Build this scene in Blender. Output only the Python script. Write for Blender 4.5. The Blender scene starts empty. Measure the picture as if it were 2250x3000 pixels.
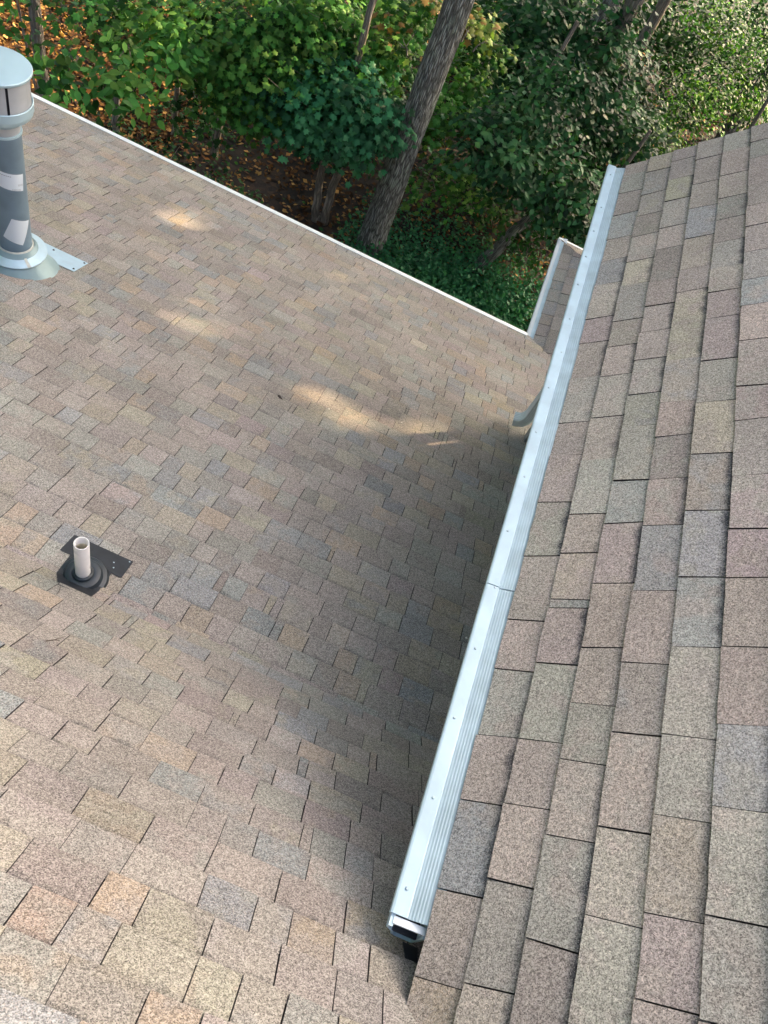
import bpy, math, random
import numpy as np
from mathutils import Matrix, Vector

random.seed(7)
R = np.random.default_rng(11)
S = bpy.context.scene
C = S.collection
rad = math.radians

# ------------------------------------------------------------------ camera
# world frame: X along the main eave, Y out towards the wood, Z up, metres; the lens is the origin
M = np.array([[0.90513084, 0.42214356, 0.05032876],
              [0.31140024, -0.73891992, 0.59751757],
              [0.28942712, -0.52515919, -0.80027481]])
cam_d = bpy.data.cameras.new('camera')
cam = bpy.data.objects.new('camera', cam_d)
C.objects.link(cam)
rt, dn, fw = M[:, 0], M[:, 1], M[:, 2]
cam.matrix_world = Matrix(((rt[0], -dn[0], -fw[0], 0), (rt[1], -dn[1], -fw[1], 0), (rt[2], -dn[2], -fw[2], 0), (0, 0, 0, 1)))
cam_d.sensor_width = 36.0
cam_d.lens = 27.0
cam_d.clip_start = 0.05
cam_d.clip_end = 500
S.camera = cam

# ------------------------------------------------------------------ sky, sun, exposure
SUN = np.array([0.58, 0.64, 0.50]); SUN = SUN / np.linalg.norm(SUN)
elev = math.asin(SUN[2]); az = math.atan2(SUN[0], SUN[1])
W = bpy.data.worlds.new('World'); S.world = W; W.use_nodes = True
wn = W.node_tree; bg = wn.nodes['Background']
sky = wn.nodes.new('ShaderNodeTexSky'); sky.sky_type = 'NISHITA'; sky.sun_disc = False
sky.sun_elevation = elev; sky.sun_rotation = az
sky.air_density = 0.7; sky.dust_density = 9.0; sky.ozone_density = 0.6
bg.inputs['Strength'].default_value = 0.13
wm = wn.nodes.new('ShaderNodeMix'); wm.data_type = 'RGBA'; wm.blend_type = 'MULTIPLY'
wm.inputs[0].default_value = 1.0
wm.inputs[7].default_value = (1.03, 1.015, 0.985, 1)
wn.links.new(sky.outputs[0], wm.inputs[6]); wn.links.new(wm.outputs[2], bg.inputs[0])
sd = bpy.data.lights.new('sun', 'SUN'); sd.energy = 2.2; sd.angle = rad(0.8); sd.color = (1.0, 0.74, 0.44)
so = bpy.data.objects.new('sun', sd); C.objects.link(so)
so.rotation_euler = Vector(SUN).to_track_quat('Z', 'Y').to_euler()
so.location = (6, 8, 12)
S.view_settings.view_transform = 'Standard'
S.view_settings.look = 'None'
S.view_settings.gamma = 1
S.view_settings.use_curve_mapping = False
S.view_settings.exposure = 2.6
S.cycles.max_bounces = 6
S.cycles.diffuse_bounces = 2
S.cycles.transparent_max_bounces = 4

# ------------------------------------------------------------------ geometry of the place
T45 = 1.0
T18 = math.tan(rad(18))
def z_near(y): return -y - 2.022
def z_far(y): return (-2.86 - 0.30902 * y) / 0.95106
def z_main(y): return max(z_near(y), z_far(y))
YB = 1.459                      # pitch break of the main roof
YE = 6.94                       # main eave
GZ = -7.8                       # ground
XG, ZG = 0.71, -2.28            # wing eave line
SPX, SPY, SPZ = 1.015, 8.97, -5.27   # outer corner of the small lower roof

def ray(px, py): return M @ np.array([(px - 1125) / 2250, (py - 1500) / 2250, 1.0])
def at(px, py, depth): return ray(px, py) * depth

# ------------------------------------------------------------------ materials
def mat(name):
    m = bpy.data.materials.new(name); m.use_nodes = True
    nt = m.node_tree; b = nt.nodes['Principled BSDF']
    return m, nt, b, nt.nodes, nt.links

def simple(name, col, rough=0.6, metal=0.0, noise=None, bump=None, spec=0.5):
    m, nt, b, N, L = mat(name)
    b.inputs['Base Color'].default_value = (*col, 1); b.inputs['Roughness'].default_value = rough
    b.inputs['Metallic'].default_value = metal; b.inputs['Specular IOR Level'].default_value = spec
    g = N.new('ShaderNodeNewGeometry')
    if noise:
        sc, amt = noise
        n = N.new('ShaderNodeTexNoise'); n.inputs['Scale'].default_value = sc; n.inputs['Detail'].default_value = 5
        L.new(g.outputs['Position'], n.inputs['Vector'])
        r = N.new('ShaderNodeMapRange'); r.inputs[1].default_value = .3; r.inputs[2].default_value = .7
        r.inputs[3].default_value = 1 - amt; r.inputs[4].default_value = 1 + amt * .6
        L.new(n.outputs[0], r.inputs[0])
        mx = N.new('ShaderNodeMix'); mx.data_type = 'RGBA'; mx.blend_type = 'MULTIPLY'; mx.inputs[0].default_value = 1
        mx.inputs[6].default_value = (*col, 1); L.new(r.outputs[0], mx.inputs[7]); L.new(mx.outputs[2], b.inputs['Base Color'])
        r2 = N.new('ShaderNodeMapRange'); r2.inputs[3].default_value = max(rough - .12, .05); r2.inputs[4].default_value = min(rough + .15, 1)
        L.new(n.outputs[0], r2.inputs[0]); L.new(r2.outputs[0], b.inputs['Roughness'])
    if bump:
        sc, st, di = bump
        n = N.new('ShaderNodeTexNoise'); n.inputs['Scale'].default_value = sc; n.inputs['Detail'].default_value = 4
        L.new(g.outputs['Position'], n.inputs['Vector'])
        bp = N.new('ShaderNodeBump'); bp.inputs['Strength'].default_value = st; bp.inputs['Distance'].default_value = di
        L.new(n.outputs[0], bp.inputs['Height']); L.new(bp.outputs[0], b.inputs['Normal'])
    return m

def shingle_material():
    """mineral granules: tint per tab from the attribute, a second tint that takes over part of the tab, printed shadow band, speckle"""
    m, nt, b, N, L = mat('shingle_granules')
    g = N.new('ShaderNodeNewGeometry'); P = g.outputs['Position']
    a1 = N.new('ShaderNodeAttribute'); a1.attribute_name = 'tint'
    a2 = N.new('ShaderNodeAttribute'); a2.attribute_name = 'tint_b'
    uv = N.new('ShaderNodeAttribute'); uv.attribute_name = 'tab'      # x: metres along the course, y: 0 butt .. 1 top of the exposure, z: band amount
    sp = N.new('ShaderNodeSeparateXYZ'); L.new(uv.outputs['Vector'], sp.inputs[0])
    # second tint takes over in blotches along the tab
    n1 = N.new('ShaderNodeTexNoise'); n1.inputs['Scale'].default_value = 9; n1.inputs['Detail'].default_value = 2; n1.inputs['Roughness'].default_value = .6
    L.new(P, n1.inputs['Vector'])
    r1 = N.new('ShaderNodeMapRange'); r1.inputs[1].default_value = .50; r1.inputs[2].default_value = .62; L.new(n1.outputs[0], r1.inputs[0])
    mx = N.new('ShaderNodeMix'); mx.data_type = 'RGBA'; L.new(r1.outputs[0], mx.inputs[0])
    L.new(a1.outputs['Color'], mx.inputs[6]); L.new(a2.outputs['Color'], mx.inputs[7])
    # printed dark band under the next course
    n2 = N.new('ShaderNodeTexNoise'); n2.noise_dimensions = '1D'; n2.inputs['Scale'].default_value = 14; n2.inputs['Detail'].default_value = 3
    L.new(sp.outputs[0], n2.inputs['W'])
    m1 = N.new('ShaderNodeMath'); m1.operation = 'MULTIPLY_ADD'; m1.inputs[1].default_value = .32; m1.inputs[2].default_value = -.16
    L.new(n2.outputs[0], m1.inputs[0])
    m2 = N.new('ShaderNodeMath'); m2.operation = 'ADD'; L.new(sp.outputs[1], m2.inputs[0]); L.new(m1.outputs[0], m2.inputs[1])
    r2 = N.new('ShaderNodeMapRange'); r2.inputs[1].default_value = .80; r2.inputs[2].default_value = .97; L.new(m2.outputs[0], r2.inputs[0])
    m3 = N.new('ShaderNodeMath'); m3.operation = 'MULTIPLY'; L.new(r2.outputs[0], m3.inputs[0]); L.new(sp.outputs[2], m3.inputs[1])
    mb = N.new('ShaderNodeMix'); mb.data_type = 'RGBA'; L.new(m3.outputs[0], mb.inputs[0]); L.new(mx.outputs[2], mb.inputs[6])
    mb.inputs[7].default_value = (.060, .062, .070, 1)
    # granules
    v = N.new('ShaderNodeTexVoronoi'); v.inputs['Scale'].default_value = 380; L.new(P, v.inputs['Vector'])
    sv = N.new('ShaderNodeSeparateColor'); L.new(v.outputs['Color'], sv.inputs[0])
    rv = N.new('ShaderNodeMapRange'); rv.inputs[3].default_value = .42; rv.inputs[4].default_value = 1.6; L.new(sv.outputs[0], rv.inputs[0])
    n3 = N.new('ShaderNodeTexNoise'); n3.inputs['Scale'].default_value = 120; n3.inputs['Detail'].default_value = 3; L.new(P, n3.inputs['Vector'])
    rn = N.new('ShaderNodeMapRange'); rn.inputs[1].default_value = .3; rn.inputs[2].default_value = .7; rn.inputs[3].default_value = .72; rn.inputs[4].default_value = 1.28; L.new(n3.outputs[0], rn.inputs[0])
    mm = N.new('ShaderNodeMath'); mm.operation = 'MULTIPLY'; L.new(rv.outputs[0], mm.inputs[0]); L.new(rn.outputs[0], mm.inputs[1])
    # large soft weathering
    n4 = N.new('ShaderNodeTexNoise'); n4.inputs['Scale'].default_value = 2.2; n4.inputs['Detail'].default_value = 3; L.new(P, n4.inputs['Vector'])
    r4 = N.new('ShaderNodeMapRange'); r4.inputs[1].default_value = .3; r4.inputs[2].default_value = .7; r4.inputs[3].default_value = .87; r4.inputs[4].default_value = 1.11; L.new(n4.outputs[0], r4.inputs[0])
    m5 = N.new('ShaderNodeMath'); m5.operation = 'MULTIPLY'; L.new(mm.outputs[0], m5.inputs[0]); L.new(r4.outputs[0], m5.inputs[1])
    f = N.new('ShaderNodeMix'); f.data_type = 'RGBA'; f.blend_type = 'MULTIPLY'; f.inputs[0].default_value = 1
    L.new(mb.outputs[2], f.inputs[6]); L.new(m5.outputs[0], f.inputs[7])
    # a few granules take a colour of their own
    hv = N.new('ShaderNodeMath'); hv.operation = 'GREATER_THAN'; hv.inputs[1].default_value = .86; L.new(sv.outputs[1], hv.inputs[0])
    hm = N.new('ShaderNodeMath'); hm.operation = 'MULTIPLY'; hm.inputs[1].default_value = .55; L.new(hv.outputs[0], hm.inputs[0])
    hc = N.new('ShaderNodeMix'); hc.data_type = 'RGBA'; L.new(hm.outputs[0], hc.inputs[0]); L.new(f.outputs[2], hc.inputs[6])
    hc.inputs[7].default_value = (.52, .47, .42, 1)
    L.new(hc.outputs[2], b.inputs['Base Color'])
    b.inputs['Roughness'].default_value = .92; b.inputs['Specular IOR Level'].default_value = .25
    bp = N.new('ShaderNodeBump'); bp.inputs['Strength'].default_value = .55; bp.inputs['Distance'].default_value = .0015
    L.new(sv.outputs[0], bp.inputs['Height']); L.new(bp.outputs[0], b.inputs['Normal'])
    return m

MAT = {}
MAT['shingle'] = shingle_material()
MAT['asphalt'] = simple('asphalt_edge', (.022, .020, .020), .95)
MAT['felt'] = simple('roofing_felt', (.02, .02, .02), .95)
MAT['white'] = simple('white_trim_paint', (.74, .80, .82), .35, noise=(3, .06))
MAT['gutter'] = simple('gutter_paint', (.53, .69, .77), .5, noise=(9, .13))
MAT['guard'] = simple('guard_paint', (.41, .54, .60), .5, noise=(11, .16))
MAT['down'] = simple('downspout_paint', (.60, .68, .70), .45, noise=(8, .12))
MAT['siding'] = simple('siding_paint', (.30, .31, .31), .6, noise=(4, .08))
MAT['screw'] = simple('screw_head', (.48, .60, .66), .45, .1)
MAT['dark'] = simple('dark_inside', (.012, .014, .018), .8)
MAT['galv'] = simple('galvanised_sheet', (.46, .62, .72), .38, .35, noise=(14, .10))
MAT['galv_pipe'] = simple('galvanised_pipe', (.165, .250, .330), .5, .2, noise=(9, .16))
MAT['galv_cap'] = simple('galvanised_cap', (.42, .58, .66), .42, .25, noise=(7, .05))
MAT['galv_drum'] = simple('galvanised_drum', (.40, .43, .46), .45, .1, noise=(9, .12))
MAT['slot'] = simple('cap_slot', (.01, .012, .018), .7)
MAT['label'] = simple('paper_label', (.60, .69, .78), .5)
MAT['ink'] = simple('label_ink', (.16, .20, .26), .6)
MAT['sealant'] = simple('sealant_bead', (.52, .55, .50), .5, noise=(30, .2))
MAT['pvc'] = simple('pvc_plastic', (.90, .89, .885), .3, noise=(20, .04))
MAT['pvc_in'] = simple('pvc_inside', (.84, .78, .60), .5)
MAT['rubber'] = simple('black_rubber', (.022, .032, .042), .42, noise=(25, .3))
MAT['flashing_shade'] = simple('black_plastic_and_shade', (.018, .022, .030), .5, noise=(18, .4))  # flashing plastic, also the black of the two shade sheets at the gutter end
MAT['needle'] = simple('dry_needle', (.42, .27, .14), .7)
MAT['twig'] = simple('twig_bark', (.08, .06, .045), .9)
MAT['pebble'] = simple('white_pebble', (.75, .74, .66), .6)
MAT['dryleaf'] = simple('dead_leaf', (.05, .035, .03), .8)

def foliage_material(name, rough=.5, trans=.35):
    m, nt, b, N, L = mat(name)
    a = N.new('ShaderNodeAttribute'); a.attribute_name = 'tint'
    L.new(a.outputs['Color'], b.inputs['Base Color'])
    b.inputs['Roughness'].default_value = rough; b.inputs['Specular IOR Level'].default_value = .12
    t = N.new('ShaderNodeBsdfTranslucent')
    hs = N.new('ShaderNodeMix'); hs.data_type = 'RGBA'; hs.blend_type = 'MULTIPLY'; hs.inputs[0].default_value = 1
    hs.inputs[7].default_value = (1.5, 1.6, .6, 1)
    L.new(a.outputs['Color'], hs.inputs[6]); L.new(hs.outputs[2], t.inputs['Color'])
    mx = N.new('ShaderNodeMixShader'); mx.inputs[0].default_value = trans
    L.new(b.outputs[0], mx.inputs[1]); L.new(t.outputs[0], mx.inputs[2])
    L.new(mx.outputs[0], N['Material Output'].inputs['Surface'])
    return m
MAT['leaf'] = foliage_material('green_leaves', .45, .28)
MAT['litter_leaf'] = foliage_material('fallen_leaf', .75, .15)

def bark_material(name, c1, c2, sx, lichen):
    m, nt, b, N, L = mat(name)
    uvn = N.new('ShaderNodeAttribute'); uvn.attribute_name = 'bark_uv'
    mp = N.new('ShaderNodeMapping'); mp.inputs['Scale'].default_value = (sx, sx, sx * .13); L.new(uvn.outputs['Vector'], mp.inputs['Vector'])
    n0 = N.new('ShaderNodeTexNoise'); n0.inputs['Scale'].default_value = 1.5; n0.inputs['Detail'].default_value = 3; L.new(mp.outputs[0], n0.inputs['Vector'])
    v = N.new('ShaderNodeTexVoronoi'); v.feature = 'DISTANCE_TO_EDGE'; v.inputs['Scale'].default_value = 1
    ad = N.new('ShaderNodeVectorMath'); ad.operation = 'MULTIPLY_ADD'; ad.inputs[1].default_value = (.7, .7, .5)
    L.new(n0.outputs['Color'], ad.inputs[0]); L.new(mp.outputs[0], ad.inputs[2]); L.new(ad.outputs[0], v.inputs['Vector'])
    r = N.new('ShaderNodeMapRange'); r.inputs[1].default_value = .02; r.inputs[2].default_value = .24; L.new(v.outputs['Distance'], r.inputs[0])
    cr = N.new('ShaderNodeMix'); cr.data_type = 'RGBA'; L.new(r.outputs[0], cr.inputs[0]); cr.inputs[6].default_value = (*c1, 1); cr.inputs[7].default_value = (*c2, 1)
    n2 = N.new('ShaderNodeTexNoise'); n2.inputs['Scale'].default_value = 3.2; n2.inputs['Detail'].default_value = 5; L.new(uvn.outputs['Vector'], n2.inputs['Vector'])
    r2 = N.new('ShaderNodeMapRange'); r2.inputs[1].default_value = .5; r2.inputs[2].default_value = .68; r2.inputs[4].default_value = .6; L.new(n2.outputs[0], r2.inputs[0])
    ml = N.new('ShaderNodeMath'); ml.operation = 'MULTIPLY'; L.new(r2.outputs[0], ml.inputs[0]); L.new(r.outputs[0], ml.inputs[1])
    lc = N.new('ShaderNodeMix'); lc.data_type = 'RGBA'; L.new(ml.outputs[0], lc.inputs[0]); L.new(cr.outputs[2], lc.inputs[6]); lc.inputs[7].default_value = (*lichen, 1)
    L.new(lc.outputs[2], b.inputs['Base Color']); b.inputs['Roughness'].default_value = .95; b.inputs['Specular IOR Level'].default_value = .15
    bp = N.new('ShaderNodeBump'); bp.inputs['Strength'].default_value = 1; bp.inputs['Distance'].default_value = .035
    L.new(r.outputs[0], bp.inputs['Height']); L.new(bp.outputs[0], b.inputs['Normal'])
    return m
MAT['bark_oak'] = bark_material('furrowed_bark', (.105, .102, .090), (.34, .345, .31), 36, (.34, .43, .32))
MAT['bark_thin'] = bark_material('smooth_bark', (.18, .16, .135), (.34, .30, .25), 22, (.10, .10, .085))

def ground_material():
    m, nt, b, N, L = mat('leaf_litter_soil')
    g = N.new('ShaderNodeNewGeometry'); P = g.outputs['Position']
    v = N.new('ShaderNodeTexVoronoi'); v.inputs['Scale'].default_value = 13; L.new(P, v.inputs['Vector'])
    sv = N.new('ShaderNodeSeparateColor'); L.new(v.outputs['Color'], sv.inputs[0])
    cr = N.new('ShaderNodeValToRGB'); e = cr.color_ramp.elements
    e[0].position = 0; e[0].color = (.008, .006, .004, 1); e[1].position = 1; e[1].color = (.070, .036, .015, 1)
    k = cr.color_ramp.elements.new(.5); k.color = (.024, .014, .008, 1)
    L.new(sv.outputs[0], cr.inputs[0])
    n = N.new('ShaderNodeTexNoise'); n.inputs['Scale'].default_value = 1.1; n.inputs['Detail'].default_value = 6; L.new(P, n.inputs['Vector'])
    r = N.new('ShaderNodeMapRange'); r.inputs[1].default_value = .35; r.inputs[2].default_value = .65; L.new(n.outputs[0], r.inputs[0])
    mx = N.new('ShaderNodeMix'); mx.data_type = 'RGBA'; L.new(r.outputs[0], mx.inputs[0]); mx.inputs[6].default_value = (.010, .009, .006, 1); L.new(cr.outputs[0], mx.inputs[7])
    L.new(mx.outputs[2], b.inputs['Base Color']); b.inputs['Roughness'].default_value = .95
    bp = N.new('ShaderNodeBump'); bp.inputs['Strength'].default_value = 1; bp.inputs['Distance'].default_value = .03
    L.new(sv.outputs[0], bp.inputs['Height']); L.new(bp.outputs[0], b.inputs['Normal'])
    return m
MAT['ground'] = ground_material()

# ------------------------------------------------------------------ helpers
def tag(o, label=None, cat=None, group=None, kind=None):
    if label: o['label'] = label
    if cat: o['category'] = cat
    if group: o['group'] = group
    if kind: o['kind'] = kind
    return o

def empty(name, loc=(0, 0, 0)):
    o = bpy.data.objects.new(name, None); C.objects.link(o); o.location = loc; o.empty_display_size = .2
    return o

def link(name, me, parent=None):
    o = bpy.data.objects.new(name, me); C.objects.link(o)
    if parent is not None:
        o.parent = parent
        w = Matrix.Identity(4); p = parent
        while p is not None:
            w = Matrix.Translation(p.location) @ w; p = p.parent
        # every mesh is written in world coordinates: undo the parents' offsets
        o.location = -w.to_translation()
    return o

class MB:
    """collects polygons in world coordinates"""
    def __init__(s): s.v = []; s.f = []; s.m = []; s.n = 0; s.att = {}
    def add(s, verts, faces, mi=0):
        b = s.n; s.v.extend(map(tuple, verts)); s.n += len(verts)
        for f in faces: s.f.append([b + i for i in f]); s.m.append(mi)
        return b
    def box(s, x0, x1, y0, y1, z0, z1, mi=0):
        v = [(x, y, z) for z in (z0, z1) for y in (y0, y1) for x in (x0, x1)]
        s.add(v, [(0, 2, 3, 1), (4, 5, 7, 6), (0, 1, 5, 4), (2, 6, 7, 3), (0, 4, 6, 2), (1, 3, 7, 5)], mi)
    def prism(s, poly, axis, a, b, mi=0):
        """poly: 2D points; extruded along axis 0/1/2 from a to b"""
        def P(q, t):
            if axis == 0: return (t, q[0], q[1])
            if axis == 1: return (q[0], t, q[1])
            return (q[0], q[1], t)
        n = len(poly); v = [P(q, a) for q in poly] + [P(q, b) for q in poly]
        s.add(v, [tuple(range(n))[::-1], tuple(range(n, 2 * n))] + [(i, (i + 1) % n, n + (i + 1) % n, n + i) for i in range(n)], mi)
    def lathe(s, cx, cy, prof, n=40, mi=0, cap0=False, cap1=False, arc=None):
        a0, a1 = arc or (0, 2 * math.pi); full = arc is None
        k = n if full else n + 1
        v = []
        for r, z in prof:
            for i in range(k):
                t = a0 + (a1 - a0) * i / n
                v.append((cx + r * math.cos(t), cy + r * math.sin(t), z))
        f = []
        for j in range(len(prof) - 1):
            for i in range(n):
                i2 = (i + 1) % k
                f.append((j * k + i, j * k + i2, (j + 1) * k + i2, (j + 1) * k + i))
        if cap0: f.append(tuple(range(k))[::-1])
        if cap1: f.append(tuple(range((len(prof) - 1) * k, len(prof) * k)))
        s.add(v, f, mi)
    def build(s, name, mats, parent=None, smooth=False):
        me = bpy.data.meshes.new(name); me.from_pydata(s.v, [], s.f)
        mats = mats if isinstance(mats, (list, tuple)) else [mats]
        for m in mats: me.materials.append(m)
        if len(mats) > 1: me.polygons.foreach_set('material_index', s.m)
        for k, (typ, dat) in s.att.items():
            at_ = me.attributes.new(k, typ, 'POINT')
            at_.data.foreach_set('vector' if typ == 'FLOAT_VECTOR' else 'color', np.array(dat, dtype=np.float32).ravel())
        if smooth:
            me.polygons.foreach_set('use_smooth', [True] * len(me.polygons))
            try: me.set_sharp_from_angle(angle=rad(35))
            except Exception: pass
        me.validate(); me.update()
        return link(name, me, parent)

def tube_pts(mb, pts, radii, n=10, mi=0, caps=True, wob=0.0, uv=None, flare=0):
    pts = [np.array(p, float) for p in pts]
    up = np.array([1.0, 0, 0]); vs = []; acc = 0; uvs = []
    for i, p in enumerate(pts):
        d = pts[min(i + 1, len(pts) - 1)] - pts[max(i - 1, 0)]; d /= max(np.linalg.norm(d), 1e-9)
        a = up - d * (up @ d)
        if np.linalg.norm(a) < 1e-3: a = np.array([0, 1.0, 0]) - d * d[1]
        a /= np.linalg.norm(a); b = np.cross(d, a)
        if i: acc += np.linalg.norm(p - pts[i - 1])
        for k in range(n):
            t = 2 * math.pi * k / n
            r = radii[i] * (1 + wob * math.sin(3 * t + i * .7) + wob * .7 * math.sin(5 * t + 1.3 * i))
            if n > 40: r *= 1 + .045 * abs(math.sin(9 * t + 2.2 * math.sin(i * .9 + 2 * math.sin(2 * t)) + .8 * math.sin(i * 2.3))) - .02 * math.sin(17 * t + i * 1.9)
            if flare and i < 3: r *= 1 + flare * (3 - i) / 3 * max(0, math.sin(2.5 * t + .6)) ** 2
            q = p + (a * math.cos(t) + b * math.sin(t)) * r
            vs.append(q)
            uvs.append((math.cos(t) * radii[0], math.sin(t) * radii[0], acc))
    f = []
    for i in range(len(pts) - 1):
        for k in range(n):
            f.append((i * n + k, i * n + (k + 1) % n, (i + 1) * n + (k + 1) % n, (i + 1) * n + k))
    if caps: f.append(tuple(range(n))[::-1]); f.append(tuple(range((len(pts) - 1) * n, len(pts) * n)))
    mb.add(vs, f, mi)
    if uv is not None: uv.extend(uvs)

# ------------------------------------------------------------------ ground
def gz(x, y):
    return GZ + .10 * math.sin(x * .7 + 1) * math.cos(y * .5) + .05 * math.sin(x * 2.1 + y * 1.7) - .0
mb = MB()
xs = np.concatenate([[-160, -90, -50], np.arange(-30, 31, .75), [50, 90, 160]]); ys = np.concatenate([[-120, -60, -30], np.arange(-12, 50, .75), [70, 110, 200]])
vv = [(x, y, gz(x, y) if abs(x) < 31 and -12 <= y < 50 else GZ) for y in ys for x in xs]
nx = len(xs)
mb.add(vv, [(j * nx + i, j * nx + i + 1, (j + 1) * nx + i + 1, (j + 1) * nx + i) for j in range(len(ys) - 1) for i in range(nx - 1)])
tag(mb.build('ground', MAT['ground'], smooth=True), kind='structure')

# ------------------------------------------------------------------ house: decks, walls, trim
house = tag(empty('house', (0, 3, GZ)), 'house with tan and grey shingle roofs, white metal eave trim and raised wing', 'house')
UND = .012      # deck surface lies this far under the shingles' own plane
YR = -2.4
mb = MB()
prof = [(YR, z_near(YR) - UND), (YB, z_near(YB) - UND), (YE - .01, z_far(YE) - UND), (YE - .01, z_far(YE) - .05), (YB, z_far(YB) - .1), (YR, z_near(YR) - .1),
        (YR - 5, z_near(YR) - 5.1), (YR - 5, z_near(YR) - 5.0)]
mb.prism(prof, 0, -6.6, 1.155)
# the part beyond the wing's end wall, running up to the valley of the small roof
a = MB()
main_roof = mb.build('main_roof', MAT['felt'], house)
mb = MB()
pz = lambda y: z_far(y) - UND
mb.add([(1.155, 4.0, pz(4.0)), (3.9, 4.0, pz(4.0)), (1.155, 6.82, pz(6.82))], [(0, 1, 2)])
sp = lambda x: SPZ + T18 * (x - SPX) - UND
mb.add([(1.10, 6.88, sp(1.10)), (2.03, 7.955, sp(2.03)), (1.10, 8.885, sp(1.10))], [(0, 1, 2)])
mb.add([(1.10, 8.885, sp(1.10)), (2.03, 7.955, sp(2.03)), (6.0, 7.955, sp(2.03)), (6.0, 8.885, sp(1.10))], [(0, 3, 2, 1)])
mb.add([(1.10, 6.88, sp(1.10)), (2.03, 5.95, sp(2.03)), (2.03, 7.955, sp(2.03))], [(0, 1, 2)])
small_roof = mb.build('small_roof', MAT['felt'], house)
# wing roof deck
RX = 3.3
zw = lambda x: x - 2.99
mb = MB()
mb.prism([(XG + .012, zw(XG + .012) - .012), (RX, zw(RX) - .012), (2 * RX - XG, zw(XG) - .012), (2 * RX - XG, zw(XG) - .10), (RX, zw(RX) - .1), (XG + .03, zw(XG) - .10)], 1, .262, 4.94)
mb.prism([(1.0, zw(1.0) - .012), (RX, zw(RX) - .012), (2 * RX - 1, zw(1.0) - .012)], 1, -.03, .262)
mb.prism([(1.6, zw(1.6) - .012), (RX, zw(RX) - .012), (2 * RX - 1.6, zw(1.6) - .012)], 1, -.62, -.03)
mb.prism([(2.2, zw(2.2) - .012), (RX, zw(RX) - .012), (2 * RX - 2.2, zw(2.2) - .012)], 1, -1.22, -.62)
wing_roof = mb.build('wing_roof', MAT['felt'], house)
# walls
mb = MB()
mb.box(-6.2, 1.16, -6.5, 6.5, GZ - .2, -5.45)
mb.prism([(-6.5, -5.45), (6.5, -5.45), (6.5, z_far(6.5) - .12), (YB, z_far(YB) - .2), (YR, z_near(YR) - .2), (-6.5, -5.2)], 0, -6.2, 1.158)
mb.box(1.16, 5.4, .45, 4.75, -5.4, -2.37)
mb.prism([(1.16, -2.37), (5.4, -2.37), (RX, zw(RX) - .12), (1.165, zw(1.165) - .11)], 1, .45, 4.748)
mb.box(1.3, 5.4, 4.0, 8.6, GZ - .2, -5.4)
mb.build('siding_wall', MAT['siding'], house)
mb = MB()
mb.box(1.138, 1.16, 4.66, 4.772, -5.0, -2.425); mb.box(1.16, 1.25, 4.75, 4.772, -5.0, -2.425)
mb.build('corner_board', MAT['siding'], house)
mb = MB()
mb.box(.725, 1.16, .46, 4.93, -2.428, -2.416)
mb.build('soffit', MAT['white'], house)
mb = MB()
mb.box(.712, .728, .44, 4.935, -2.43, -2.30)
mb.build('fascia', MAT['white'], house)
mb = MB()
mb.box(-6.6, 1.0, YE - .03, YE - .008, z_far(YE) - .20, z_far(YE) - .02)
mb.box(1.10, 1.12, 6.98, 8.88, SPZ - .17, SPZ + .0); mb.box(1.12, 6, 8.88, 8.90, SPZ - .17, SPZ + .0)
mb.build('fascia', MAT['white'], house)
# white metal drip edge along the eave: a lip over the shingle ends with a hemmed front
mb = MB()
z0 = z_far(YE)
mb.prism([(YE - .042, z0 + .030), (YE + .034, z0 + .010), (YE + .038, z0 - .045), (YE + .030, z0 - .045), (YE - .002, z0 + .002), (YE - .042, z0 + .022)], 0, -6.62, 1.02)
mb.build('drip_edge', MAT['white'], house)
mb = MB()
mb.prism([(8.925, SPZ + .028), (8.985, SPZ + .012), (8.985, SPZ - .04), (8.975, SPZ - .04), (8.955, SPZ + .008)], 0, 1.02, 6.0)
mb.build('drip_edge', MAT['white'], house)

# ------------------------------------------------------------------ shingles
TINTS = np.array([(.296, .264, .238), (.282, .250, .228), (.270, .264, .238), (.244, .250, .248), (.304, .278, .226), (.326, .270, .216), (.290, .248, .238), (.252, .229, .210)])
TW = {'main': [.27, .17, .15, .11, .14, .07, .03, .08], 'wing': [.32, .21, .22, .06, .035, .005, .03, .125]}
TW = {k: np.array(v) / sum(v) for k, v in TW.items()}
def clip(poly, a, b, c):
    """keep a*u + b*v >= c"""
    out = []
    for i in range(len(poly)):
        p, q = poly[i], poly[(i + 1) % len(poly)]
        dp = a * p[0] + b * p[1] - c; dq = a * q[0] + b * q[1] - c
        if dp >= 0: out.append(p)
        if (dp >= 0) != (dq >= 0):
            t = dp / (dp - dq); out.append((p[0] + (q[0] - p[0]) * t, p[1] + (q[1] - p[1]) * t))
    return out

TABS = []   # (screen size, parent, verts, faces, material index, tints, tab attribute)
MTc = M.T
def screen(P):
    c = MTc @ P
    if c[2] < .3: return None
    return (384 + 768 * c[0] / c[2], 512 + 768 * c[1] / c[2])

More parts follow.
